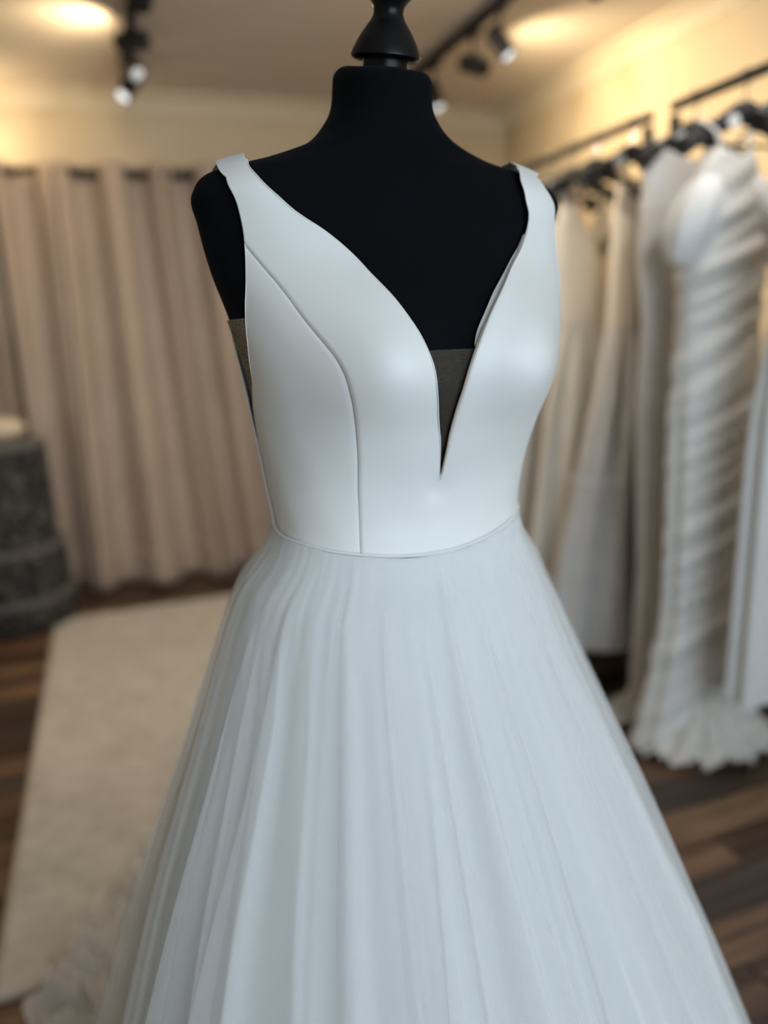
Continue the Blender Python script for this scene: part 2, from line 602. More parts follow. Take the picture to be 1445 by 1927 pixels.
def spot(x, y, aim, label, power, color, cone=100, drop=.135, blend=1.0, bright=True):
    root = empty('track_spotlight', (x, y, ZC - .034))
    tag(root, label, 'spotlight', 'black track spotlights')
    a = MB(); a.box((0, 0, -.014), (.032, .085, .026)); a.build('adapter', MAT['black_metal'], root, bevel=.003)
    s = MB(); s.tube([(0, 0, -.02), (0, 0, -drop + .045)], .006, 10); s.build('stem', MAT['black_metal'], root, True)
    ax = Vector(aim).normalized()
    rot = ax.to_track_quat('Z', 'Y').to_matrix()
    c = Vector((0, 0, -drop))
    k = MB()
    k.lathe([(.02, -.062), (.030, -.058), (.034, -.05), (.034, .058), (.0335, .062), (.029, .062), (.029, .050)], 28, rot, c)
    can = k.build('can', MAT['black_metal'], root, True)
    d = MB(); d.lathe([(.0288, .046), (.0288, .055), (.02, .064), (.008, .067)], 28, rot, c); d.build('lens', LENS[bright], can, True)
    y_ = MB()
    for sgn in (-1, 1):
        side = rot @ Vector((.037 * sgn, 0, 0))
        y_.tube([c + side, c + side * .9 + Vector((0, 0, .04)), Vector((0, 0, -drop + .055))], .0035, 6)
    y_.build('yoke', MAT['black_metal'], root, True)
    if power:
        l = bpy.data.lights.new('spot_beam', 'SPOT')
        l.energy, l.color, l.spot_size, l.spot_blend, l.shadow_soft_size = power, color, math.radians(cone), blend, .03
        o = bpy.data.objects.new('spot_beam', l); col.objects.link(o)
        o.parent = root
        o.location = c + ax * .072
        o.rotation_euler = ax.to_track_quat('-Z', 'Y').to_euler()
WARM = (1.0, .75, .43)
SOFT = (1.0, .86, .70)
track(1.585, 1.2, 3.86, 'black ceiling track running past the right clothes rails')
track(.245, 1.9, 4.16, 'black ceiling track above the curtains left of the mannequin')
spot(1.585, 3.60, (.22, -.25, -1), 'black spotlight just right of the mannequin neck', 9, WARM, 110)
spot(1.585, 3.19, (1, .10, -.10), 'black spotlight turned towards the right wall', 38, WARM, 130)
spot(1.570, 2.93, (.42, -.35, -.85), 'black spotlight nearest the top edge on the right track', 34, WARM, 120)
spot(.240, 3.36, (-.8, .6, .10), 'black spotlight turned to the left wall on the left track', 18, WARM, 150, drop=.085)
spot(.245, 3.68, (.30, -.55, -.6), 'middle black spotlight of the left track with pale lens', 9, SOFT, 120, drop=.075, bright=False)
spot(.243, 3.96, (-.55, -.45, -.75), 'black spotlight with bright lens at the far end of left track', 14, WARM, 120, drop=.08)
# unseen spots added above the frame to brighten curtains, rug, wall and racks
spot(.245, 2.75, (-.25, .75, -.65), 'added black spotlight, unseen above the frame, aimed at the curtains', 13, SOFT, 120)
spot(1.585, 2.02, (-.70, .95, -.30), 'added black spotlight, unseen above the frame, turned across to the curtains', 34, SOFT, 80)
spot(.245, 2.05, (-.2, .55, -.8), 'added black spotlight, unseen above the frame, aimed at the rug', 52, SOFT, 120)
spot(1.585, 2.35, (.7, .35, -.45), 'added black spotlight, unseen above the frame, aimed at the right wall', 17, WARM, 130)
spot(.245, 2.42, (1, .22, -.42), 'added black spotlight, unseen above the frame, aimed at the far rack', 85, SOFT, 90)
spot(1.585, 1.55, (-.15, .12, -1), 'added black spotlight, unseen above the frame, aimed at the near rack', 22, (1, .93, .86), 120)

# ------------------------------------------------------------------ the mannequin's body surface
MX, MY, MRZ = .3038, .8197, .060
zc = np.array([1.05, 1.10, 1.14, 1.20, 1.26, 1.32, 1.37, 1.41, 1.44, 1.46, 1.475, 1.49, 1.51, 1.54, 1.58])
BA = np.array([.1405, .1407, .1466, .1555, .1667, .181, .194, .2011, .2041, .1824, .1297, .0845, .0567, .0482, .0468])
BF = np.array([.0951, .0893, .0925, .1099, .1291, .1218, .1015, .0898, .0775, .0735, .0745, .0690, .0590, .0553, .0523])
BB = np.array([.085, .0854, .0876, .092, .0939, .0966, .0953, .0901, .0797, .0721, .0679, .0619, .0586, .0563, .0521])
CY = np.array([-.0001, .0073, .0061, -.0051, -.0152, -.0116, -.0019, .001, -.0016, .0096, .0212, .0152, .007, -.0012, -.006])
BUST, BZ, LEAN = .030, 1.265, -.00856
def cub(xs, ys, x):
    m = np.gradient(ys, xs)
    x = np.clip(x, xs[0], xs[-1])
    i = np.clip(np.searchsorted(xs, x) - 1, 0, len(xs) - 2)
    h = xs[i + 1] - xs[i]
    t = (x - xs[i]) / h
    return (2 * t**3 - 3 * t**2 + 1) * ys[i] + (t**3 - 2 * t**2 + t) * h * m[i] + (-2 * t**3 + 3 * t**2) * ys[i + 1] + (t**3 - t**2) * h * m[i + 1]
def surf0(th, z):
    """point of the torso at angle th (0 = centre front, + = wearer's left) and height z, in the mannequin's frame"""
    th, z = np.broadcast_arrays(np.asarray(th, float), np.asarray(z, float))
    a, bf, bb, cy = (cub(zc, q, z) for q in (BA, BF, BB, CY))
    e = 2 / 2.25
    s = np.sign(np.sin(th)) * np.abs(np.sin(th)) ** e
    c = np.sign(np.cos(th)) * np.abs(np.cos(th)) ** e
    x = a * s
    y = np.where(c > 0, -bf * c, -bb * c) + cy
    g = np.exp(-((np.abs(x) - .075) / .05) ** 2 - ((z - BZ) / .055) ** 2) * BUST * (c > 0) * np.clip(c * 2, 0, 1)
    return np.stack([x + LEAN * (z - 1.3), y - g, z], -1)
def surf(th, z, off=0.0):
    h = 1e-3
    P = surf0(th, z)
    N = np.cross(surf0(np.asarray(th) + h, z) - surf0(np.asarray(th) - h, z), surf0(th, np.asarray(z) + h) - surf0(th, np.asarray(z) - h))
    N /= np.linalg.norm(N, axis=-1, keepdims=True) + 1e-12
    return P + N * np.asarray(off)[..., None]

def mannequin():
    root = empty('mannequin', (MX, MY, 0), MRZ)
    tag(root, 'black fabric dress form with a turned wooden neck cap', 'mannequin')
    th = np.linspace(-PI, PI, 128, endpoint=False)[None, :]
    z = np.concatenate([np.linspace(.86, 1.05, 12)[:-1], np.linspace(1.05, 1.42, 60), np.linspace(1.423, 1.538, 70)])[:, None]
    P = surf(th, np.maximum(z, 1.05))
    low = z[:, 0] < 1.05
    k = np.where(low, 1 + .16 * np.clip((1.05 - z[:, 0]) / .19, 0, 1) ** .8, 1)[:, None]
    P[..., 0] *= k; P[..., 1] *= k; P[..., 2] = np.where(low[:, None], z, P[..., 2])
    kk = np.clip((P[..., 2] - 1.49) / .048, 0, 1)
    P[..., 2] += kk * (P[..., 1] * .22 + .012)      # the neck top leans forward
    top = P[-1]; c = top.mean(0)
    caps = []
    for q in np.linspace(0, PI / 2, 8)[1:]:
        s = .70 + .30 * math.cos(q)
        caps.append(np.stack([c[0] + (top[:, 0] - c[0]) * s, c[1] + (top[:, 1] - c[1]) * s, top[:, 2] + .014 * math.sin(q)], -1))
    for s in (.5, .02):
        caps.append(np.stack([c[0] + (top[:, 0] - c[0]) * s, c[1] + (top[:, 1] - c[1]) * s, c[2] + (top[:, 2] - c[2]) * s + .014], -1))
    bot = P[0]; cb = bot.mean(0)
    under = [np.stack([cb[0] + (bot[:, 0] - cb[0]) * s, cb[1] + (bot[:, 1] - cb[1]) * s, bot[:, 2] - d], -1) for s, d in ((.02, .02), (.8, .02), (.97, .008))]
    P = np.concatenate([np.array(under), P, np.array(caps)], 0)
    grid('torso', P, MAT['jersey'], root, wrap=True)
    # turned wooden cap on the neck
    ax = (Matrix.Rotation(math.radians(1.6), 3, 'Y') @ Matrix.Rotation(math.radians(12.5), 3, 'X'))
    org = (c[0] + .004, c[1] - .001, c[2] + .013)
    u = .000594
    b = MB(); b.lathe([(.024, -.006), (.0235, .010)], 40, ax, org); b.build('neck_peg', MAT['black_wood'], root, True)
    prof = [(20, 15), (50, 13), (57, 15), (60.5, 19), (60, 24), (56, 36), (50, 50), (43, 64), (36, 76), (30, 86), (26.5, 94), (25.5, 101), (26.5, 109), (30, 118), (37, 128), (45, 139), (51, 152), (53.5, 166), (52, 180), (46, 196), (36, 208), (22, 217), (6, 221), (.5, 221.5)]
    b = MB(); b.lathe([(r * u, (15 + (h - 15) * .80) * u) for r, h in prof], 56, ax, org); b.build('neck_cap', MAT['black_wood'], root, True)
    # stand hidden in the skirt
    b = MB(); b.tube([(0, 0, .03), (0, 0, .86)], .016, 16); b.build('stand_pole', MAT['black_metal'], root, True)
    b = MB(); b.lathe([(.17, .002), (.175, .006), (.17, .016), (.03, .028), (.018, .05)], 48); b.build('stand_base', MAT['black_metal'], root, True)
mannequin()

# ------------------------------------------------------------------ the bridal gown on the mannequin
D = math.radians
def crv(pts, t):
    """smooth curve through (theta_deg, z) points sampled at t in 0..1 by point index"""
    p = np.array(pts, float)
    i = np.arange(len(p)) / (len(p) - 1)
    return cub(i, p[:, 0], t), cub(i, p[:, 1], t)
WTH = np.array([-180, -140, -99, -87, -64.5, -44.5, -33.5, -25, -8.5, 3.5, 21, 39, 54, 75, 99, 140, 180.])
WZ = np.array([1.104, 1.103, 1.0985, 1.0920, 1.0857, 1.0778, 1.0744, 1.0721, 1.0682, 1.0682, 1.0738, 1.0818, 1.0886, 1.0945, 1.0985, 1.103, 1.104])
def zwaist(th):
    return cub(WTH, WZ, np.degrees(th))
neckL = [(.9, 1.1500), (-2.0, 1.2003), (-5.5, 1.2298), (-8.5, 1.2531), (-10.0, 1.2678), (-11.5, 1.282), (-12.5, 1.2934), (-14.0, 1.3087), (-16.0, 1.3274), (-19.0, 1.3484), (-22.5, 1.3711), (-28.5, 1.3926), (-35.5, 1.4097), (-40.5, 1.4267), (-46.5, 1.4409), (-54.0, 1.4573)]
armL = [(-97, 1.188), (-93, 1.212), (-89, 1.235), (-86, 1.250), (-83.5, 1.2605), (-81.5, 1.2741), (-77.0, 1.2956), (-72.5, 1.3161), (-69.0, 1.3297), (-64.0, 1.3473), (-60.5, 1.3631), (-57.5, 1.3836), (-56.5, 1.3949), (-56.0, 1.4119), (-56.0, 1.4284), (-60.0, 1.4426)]
seamL = [(-33.0, 1.075), (-30.7, 1.1345), (-31.2, 1.1737), (-33.0, 1.2054), (-35.5, 1.2332), (-37.0, 1.2514), (-38.0, 1.2661), (-39.5, 1.2798), (-42.5, 1.2968), (-46.0, 1.3172), (-48.5, 1.3354), (-51.5, 1.3546), (-54.5, 1.37), (-57.5, 1.3836)]
neckR = [(1.0, 1.1500), (.9, 1.1771), (.6, 1.2083), (.9, 1.2412), (2.2, 1.2639), (5.0, 1.286), (11.0, 1.3161), (19.0, 1.3433), (29.0, 1.3768), (34.0, 1.3983), (35.5, 1.4125), (33.5, 1.4295), (35.0, 1.446), (41.5, 1.4596)]
armR = [(97, 1.188), (93, 1.212), (89, 1.235), (86, 1.250), (83.5, 1.2605), (81.5, 1.2741), (77.0, 1.2956), (72.5, 1.3161), (69.0, 1.3297), (64.0, 1.3473), (60.5, 1.3631), (57.5, 1.3836), (56.5, 1.3949), (55.5, 1.4120), (54.0, 1.4227), (48.5, 1.438), (49.5, 1.4522)]
def byz(pts):
    p = np.array(pts); o = np.argsort(p[:, 1]); p = p[o]
    return lambda z: cub(p[:, 1], p[:, 0], z)
fNL, fAL, fSL, fNR, fAR = (byz(q) for q in (neckL, armL, seamL, neckR, armR))

def loft(rowsA, rowsB, ns, offs, root, name, m, solid=.0012, off_fn=None, flip=False):
    """sheet between two edges given as (theta_deg, z) rows"""
    A, B = np.array(rowsA, float), np.array(rowsB, float)
    s = np.linspace(0, 1, ns)[None, :]
    th = A[:, :1] + (B[:, :1] - A[:, :1]) * s
    z = A[:, 1:] + (B[:, 1:] - A[:, 1:]) * s
    off = offs + 0 * th
    if off_fn is not None:
        off = off + off_fn(th, z, s)
    P = surf(np.radians(th), z, off)
    return grid(name, P, m, root, solid=solid, flip=flip)

def densify(rows, k):
    r = np.array(rows, float)
    i = np.arange(len(r)) / (len(r) - 1)
    t = np.linspace(0, 1, k)
    return np.stack([cub(i, r[:, 0], t), cub(i, r[:, 1], t)], -1)

def soft(th, z):
    """gentle unevenness of the cloth"""
    return .0009 * np.sin(th * .07 + z * 17) * np.sin(z * 23 - th * .04 + 1) + .0003 * np.sin(th * .19 + 2) * np.sin(z * 41 + th * .09)

def gown_bodice(root):
    T = MAT['satin']
    # --- front: wearer's right centre panel and left panel with both straps, joined below the V
    def z0(th):
        return float(zwaist(np.radians(th))) - .003
    zin0 = z0(.9)
    A, B, A3, B3 = [], [], [], []
    tt = np.linspace(0, 1, 120)
    for t in tt:
        za = z0(-33) + (1.4426 - z0(-33)) * t
        thA = fSL(np.array(za)) if za < 1.3836 else fAL(np.array(za))
        zi = zin0 + (1.4573 - zin0) * t
        A.append((float(thA), za))
        B.append((.9 if zi < 1.150 else float(fNL(np.array(zi))), zi))
        A3.append((.9 if zi < 1.150 else float(fNR(np.array(zi))), zi))
        zb = z0(97) + (1.4522 - z0(97)) * t
        B3.append((97. if zb < 1.188 else float(fAR(np.array(zb))), zb))
    crestA = densify([A[-1], (-69, 1.4545), (-79, 1.4605), (-90, 1.4635), (-101, 1.4625)], 26)[1:]
    crestB = densify([B[-1], (-64, 1.4640), (-74, 1.4672), (-90, 1.4695), (-108, 1.4685)], 26)[1:]
    cA = densify([A3[-1], (50.5, 1.4664), (68, 1.4695), (90, 1.4705), (108, 1.4685)], 26)[1:]
    cB = densify([B3[-1], (62, 1.4580), (76, 1.4610), (90, 1.4630), (101, 1.4625)], 26)[1:]
    def pinch(th, z):
        return -.0030 * np.exp(-((th - .9) / 4) ** 2 - ((z - 1.138) / .014) ** 2)
    def off_c(th, z, s):
        seam = np.where(z < 1.384, np.exp(-((s * (th[:, -1:] - th[:, :1])) / .9) ** 2), 0)
        return soft(th, z) - .0017 * seam + pinch(th, z) + .0018 * np.clip((z - 1.452) / .012, 0, 1)
    def off_r(th, z, s):
        edge = np.exp(-((s * (th[:, -1:] - th[:, :1])) / 6) ** 2)
        return soft(th, z) + .0035 * edge * np.clip((z - 1.155) / .06, 0, 1) * np.clip((1.42 - z) / .05, 0, 1) + pinch(th, z) + .0018 * np.clip((z - 1.452) / .012, 0, 1)
    def sheet(ra, rb, ns, fn):
        ra, rb = np.array(ra), np.array(rb)
        s = np.linspace(0, 1, ns)[None, :]
        th = ra[:, :1] + (rb[:, :1] - ra[:, :1]) * s
        z = ra[:, 1:] + (rb[:, 1:] - ra[:, 1:]) * s
        return surf(np.radians(th), z, .0062 + fn(th, z, s))
    PL = sheet(A + list(map(tuple, crestA)), B + list(map(tuple, crestB)), 54, off_c)
    PR = sheet(A3 + list(map(tuple, cA)), B3 + list(map(tuple, cB)), 80, off_r)
    nr = PL.shape[0]
    il = np.arange(nr * 54).reshape(nr, 54)
    ir = np.arange(nr * 80).reshape(nr, 80) + nr * 54
    shared = np.array([zin0 + (1.4573 - zin0) * t < 1.150 for t in tt] + [False] * 25)
    ir[shared, 0] = il[shared, -1]
    q = np.concatenate([np.stack([x[:-1, :-1], x[:-1, 1:], x[1:, 1:], x[1:, :-1]], -1).reshape(-1, 4) for x in (il, ir)])
    me = bpy.data.meshes.new('bodice_front')
    me.from_pydata(np.concatenate([PL.reshape(-1, 3), PR.reshape(-1, 3)]).tolist(), [], q.tolist())
    smooth(me)
    o = link('bodice_front', me, T, root)
    sd = o.modifiers.new('thickness', 'SOLIDIFY'); sd.thickness, sd.offset = .0012, -1
    # --- side front left panel
    A2, B2 = [], []
    for t in np.linspace(0, 1, 90):
        z = z0(-65) + (1.3836 - z0(-65)) * t
        a = -97 if z < 1.188 else float(fAL(np.array(z)))
        A2.append((a, z + (z0(-97) - z0(-65)) * (1 - t) ** 3)); B2.append((float(fSL(np.array(z))) + 1.0, z + (z0(-33) - z0(-65)) * (1 - t) ** 3))
    def off_s(th, z, s):
        d = (1 - s) * (th[:, -1:] - th[:, :1])
        return soft(th, z) - .0016 * np.exp(-(d / 1.2) ** 2)
    loft(A2, B2, 48, .0050, root, 'side_panel', T, off_fn=off_s)
    # --- backs with the rear of each strap
    for s_ in (-1, 1):
        O = densify([(101 * s_, 1.4625), (112 * s_, 1.4580), (121 * s_, 1.44), (119 * s_, 1.36), (108 * s_, 1.30), (99 * s_, 1.252), (96 * s_, 1.19), (96 * s_, 1.15), (96 * s_, 1.0955)], 90)
        I = densify([(108 * s_, 1.4685), (122 * s_, 1.463), (133 * s_, 1.44), (143 * s_, 1.36), (150 * s_, 1.30), (158 * s_, 1.25), (168 * s_, 1.20), (179.6 * s_, 1.15), (179.6 * s_, 1.101)], 90)
        if s_ < 0:
            O, I = I, O
        loft(O, I, 40, .0058, root, 'back_panel', T, off_fn=lambda th, z, s: soft(th, z) + .0018 * np.clip((z - 1.452) / .012, 0, 1))
    # --- nude mesh below each armhole
    for s_ in (-1, 1):
        F_, K_ = [], []
        for z in np.linspace(1.190, 1.3195, 40):
            fa = abs(float(fAL(np.array(z)))) - 3
            ba = float(np.interp(z, [1.19, 1.252, 1.30, 1.36], [101, 103, 110, 121]))
            F_.append((s_ * fa, z)); K_.append((s_ * ba, z))
        loft(F_ if s_ > 0 else K_, K_ if s_ > 0 else F_, 30, .0026, root, 'side_mesh', MAT['side_mesh'], solid=0)
    # --- sheer modesty panel in the V
    L_, R_ = [], []
    for z in np.linspace(1.150, 1.2815, 40):
        k = (z - 1.150) / .1315
        L_.append((float(fNL(np.array(max(z, 1.152)))) - 2.5, z)); R_.append((float(fNR(np.array(max(z, 1.152)))) + 3.5, z))
    loft(L_, R_, 30, .0022, root, 'modesty_panel', MAT['nude_mesh'], solid=0,
         off_fn=lambda th, z, s: .0030 * np.sin(PI * s) * np.clip((z - 1.17) / .06, 0, 1))
    # --- white lining showing behind the left neckline edge of the wearer
    L_, R_ = [], []
    for z in np.linspace(1.283, 1.392, 60):
        k = (z - 1.283) / .109
        n_ = float(fNR(np.array(z)))
        wdt = (.5 + 1.9 * math.sin(PI * min(1, k * 1.15)) ** .7 if k < .87 else .6) * (1 + .10 * math.sin(k * 17)) * (1 - .25 * k)
        L_.append((n_ - wdt, z)); R_.append((n_ + 5, z))
    loft(L_, R_, 16, .0042, root, 'lining', MAT['lining'])
    # --- rolled edges
    def edge(fn, z0, z1, off, rad, name, m, n=90):
        z = np.linspace(z0, z1, n)
        th = np.radians(fn(z))
        b = MB(); b.tube([tuple(p) for p in surf(th, z, off + 0 * z)], rad, 6)
        b.build(name, m, root, True)
    edge(fNL, 1.152, 1.456, .0058, .0007, 'neckline_edge', T)
    edge(lambda z: fNR(z), 1.30, 1.459, .0066, .0008, 'neckline_edge', T)
    edge(lambda z: fNR(z) - .15, 1.160, 1.30, .0082, .0010, 'neckline_binding', MAT['nude_edge'])
    edge(fAL, 1.20, 1.442, .0046, .0006, 'armhole_edge', T)
    edge(fAR, 1.20, 1.451, .0056, .0006, 'armhole_edge', T)

SKZ = np.array([0, .3, .55, .72, .85, .95, 1.03, 1.09])
SKA = np.array([.5725, .4721, .3771, .3141, .2601, .2188, .1836, .1493])
SKX = np.array([.002, .0023, -.0003, -.0046, -.0075, -.0106, -.0103, -.0053])
SKR_Z = np.array([0, .5, 1.09])
SKR = np.array([1, .95, .70])
def skirt_base(th, t, zend, grow, lift=.008):
    """th angle array (1,k), t (n,1) 0 = waist .. 1 = hem; grow = how far outside the lining this layer hangs"""
    zw = zwaist(th)
    z = zw + (zend - zw) * t
    dz = 1.09 - (zw - z) - .0              # profile measured from the seam down
    dz = np.clip(dz, 0, 1.09)
    a = cub(SKZ, SKA, dz) + grow * (np.clip(t * 6, 0, 1) * .35 + .65 * np.clip(t * 1.6, 0, 1))
    rat = np.interp(dz, SKR_Z, SKR)
    x = a * np.sin(th) + cub(SKZ, SKX, dz)
    y = -a * rat * np.cos(th)
    B = surf0(th, zw)
    k = np.clip(t / .05, 0, 1) ** .8
    x = B[..., 0] * (1 - k) + x * k + np.sin(th) * lift * (1 - k)
    y = B[..., 1] * (1 - k) + y * k - np.cos(th) * lift * (1 - k)
    return x, y, z

def pleats(seed, count, amp, wid, over):
    """random gathers: (centre, width, height, sideways fold-over)"""
    r = np.random.default_rng(seed)
    c = (np.arange(count) + r.uniform(-.42, .42, count)) / count * 2 * PI - PI
    return c, r.uniform(.55, 1.5, count) * wid, r.uniform(.35, 1.3, count) * amp, r.uniform(-1, 1, count) * over, r.uniform(.0, .22, count), r.uniform(-.05, .05, count)

def skirt_layer(name, m, root, seed, grow, count, amp, wid, over, n=90, k=1600, zend=.015):
    th = np.linspace(-PI, PI, k, endpoint=False)[None, :]
    t = (np.linspace(0, 1, n) ** 1.15)[:, None]
    C_, W_, H_, O_, S_, DR = pleats(seed, count, amp, wid, over)
    rad = np.zeros((n, k)); dth = np.zeros((n, k))
    for c, w_, h_, o_, st, dr in zip(C_, W_, H_, O_, S_, DR):
        d = (th - c - dr * t + PI) % (2 * PI) - PI
        g = np.exp(-(d / (w_ * (.7 + .5 * t))) ** 2)
        rise = np.clip((t - st * .35) / .5, 0, 1) ** (1.05 if grow < -.05 else .62)
        rad += h_ * g * rise
        dth += o_ * w_ * g * np.clip((t - .05 - st * .5) / .40, 0, 1)
    rad -= rad.mean(1, keepdims=True)
    x, y, z = skirt_base(th + dth, t, zend, grow, float(np.interp(grow, [-.075, -.036, -.016, -.002], [.0068, .0082, .0090, .0098])))
    nrm = np.sqrt(np.sin(th + dth) ** 2 + np.cos(th + dth) ** 2)
    x = x + rad * np.sin(th + dth); y = y - rad * np.cos(th + dth)
    # fine gathers close to the seam
    fine = .0007 * np.sin(th * 61 + seed + 2.2 * np.sin(th * 7)) * (.5 + .5 * np.sin(th * 11 + seed)) * np.exp(-((t - .06) / .06) ** 2)
    x = x + fine * np.sin(th); y = y - fine * np.cos(th)
    z = z + 0 * x
    return grid(name, np.stack([x, y, z], -1), m, root, wrap=True)

def gown():
    root = empty('wedding_dress', (MX, MY, 0), MRZ)
    tag(root, 'white satin and tulle wedding dress with plunging neckline on the black mannequin', 'dress')
    gown_bodice(root)
    # waist seam
    th = np.linspace(-PI, PI, 160, endpoint=False)
    z = zwaist(th)
    b = MB(); b.tube([tuple(p) for p in surf(th, z + .0004, .0076 + 0 * z)], .0014, 8, closed=True)
    b.build('waist_seam', MAT['satin'], root, True)
    skirt_layer('skirt_lining', MAT['skirt_lining'], root, 11, -.075, 30, .046, .070, 0.5, 60, 900)
    skirt_layer('tulle_layer', MAT['tulle'], root, 23, -.036, 32, .026, .050, 2.1)
    skirt_layer('tulle_layer', MAT['tulle'], root, 57, -.016, 28, .024, .045, 2.4)
    skirt_layer('tulle_layer', MAT['tulle_fine'], root, 38, -.002, 26, .020, .040, 2.7)
    # ruffled train spread over floor and rug behind the dress
    k, n = 360, 60
    for j, (rs, sd, zz, name) in enumerate(((1.0, 5, .0, 'train'), (.93, 9, .035, 'train_ruffle'), (.84, 14, .06, 'train_ruffle'))):
        r = np.random.default_rng(sd)
        ph = np.radians(np.linspace(15, 158, k))[None, :] - MRZ
        s = np.linspace(0, 1, n)[:, None]
        R = np.interp(np.degrees(ph + MRZ), [15, 40, 70, 90, 109, 118, 128, 134, 150, 158], [.55, .75, 1.05, 1.18, 1.085, .985, .885, .83, .64, .58]) * rs
        R = R + .018 * np.sin(ph * 26 + sd) + .012 * np.sin(ph * 61)
        rad = .40 + (R - .40) * s
        base = .20 * np.clip(1 - (rad - .40) / .32, 0, 1) ** 1.5 + .017
        wav = sum(r.uniform(.4, 1) * np.sin(ph * f_ + s * r.uniform(-9, 9) + r.uniform(0, 6)) for f_ in (17, 29, 43, 67))
        z = base + zz * (1 - s) + .022 * s * (wav - wav.min()) / 2 + .016 * np.sin(s * 34 + wav) ** 2 * s
        P = np.stack([rad * np.cos(ph), rad * np.sin(ph), np.maximum(z, .016) + 0 * rad], -1)
        grid(name, P, MAT['train'], root)
gown()

# ------------------------------------------------------------------ clothes racks on the right
RX, RZ = 1.70, 1.925
def rack(ya, yb, label):
    root = empty('clothes_rack', (RX, (ya + yb) / 2, 0))
    tag(root, label, 'clothes rack', 'black metal clothes racks')
    L = (yb - ya) / 2
    q = .0125
    b = MB(); b.box((0, 0, RZ), (2 * q, 2 * L, 2 * q)); b.build('top_bar', MAT['black_metal'], root, bevel=.002)
    for s in (-1, 1):
        b = MB(); b.box((0, s * (L - q), RZ / 2 - q), (2 * q, 2 * q, RZ - 2 * q)); b.build('post', MAT['black_metal'], root, bevel=.002)
        b = MB(); b.box((0, s * (L - q), .0145), (.46, 2 * q, 2 * q)); b.build('foot', MAT['black_metal'], root, bevel=.002)
    b = MB(); b.box((.20, 0, .04), (.02, 2 * L - .06, .02)); b.build('floor_bar', MAT['black_metal'], root, bevel=.002)
rack(2.185, 3.98, 'black metal clothes rack full of gowns, the one nearer the curtains')
rack(.62, 2.085, 'black metal clothes rack at the right edge, nearer the camera')

velvet = simple('black_velvet_hanger', (.008, .008, .009), .8, Sheen__Weight=.2)
wire = simple('chrome_wire', (.55, .55, .56), .25, 1.0)
tagm = simple('white_card', (.80, .82, .83), .5)
def hanger(y, label, tilt=0.0, tagx=-.05):
    root = empty('clothes_hanger', (RX, y, RZ), tilt)
    tag(root, label, 'hanger', 'black hangers on the racks')
    b = MB()
    xs = np.linspace(-.195, .195, 25)
    zs = -.105 - .075 * np.abs(xs / .195) ** 1.6 + .016 * np.exp(-(xs / .05) ** 2)
    b.tube([(x, 0, z) for x, z in zip(xs, zs)], [.019 + .008 * (abs(x) / .195) ** 2 + .012 * math.exp(-(x / .06) ** 2) for x in xs], 12)
    b.build('shoulder_bar', velvet, root, True)
    b = MB(); b.tube([(-.17, 0, -.172), (.17, 0, -.172)], .005, 8); b.build('trouser_bar', velvet, root, True)
    b = MB()
    pts = [(0, 0, -.092), (0, 0, -.045)] + [(.0185 * math.sin(a) + 0, 0, -.0005 - .0185 * math.cos(a) + 0) for a in np.linspace(.2, PI * 1.28, 16)]
    pts = [(p[0], p[1], p[2] + .0) for p in pts]
    b.tube(pts, .0026, 8); b.build('hook', wire, root, True)
    b = MB(); b.lathe([(.001, -.0012), (.019, -.0012), (.019, .0012), (.001, .0012)], 20, Matrix.Rotation(PI / 2, 3, 'X'), (tagx, -.032, -.12))
    b.build('size_disc', tagm, root)

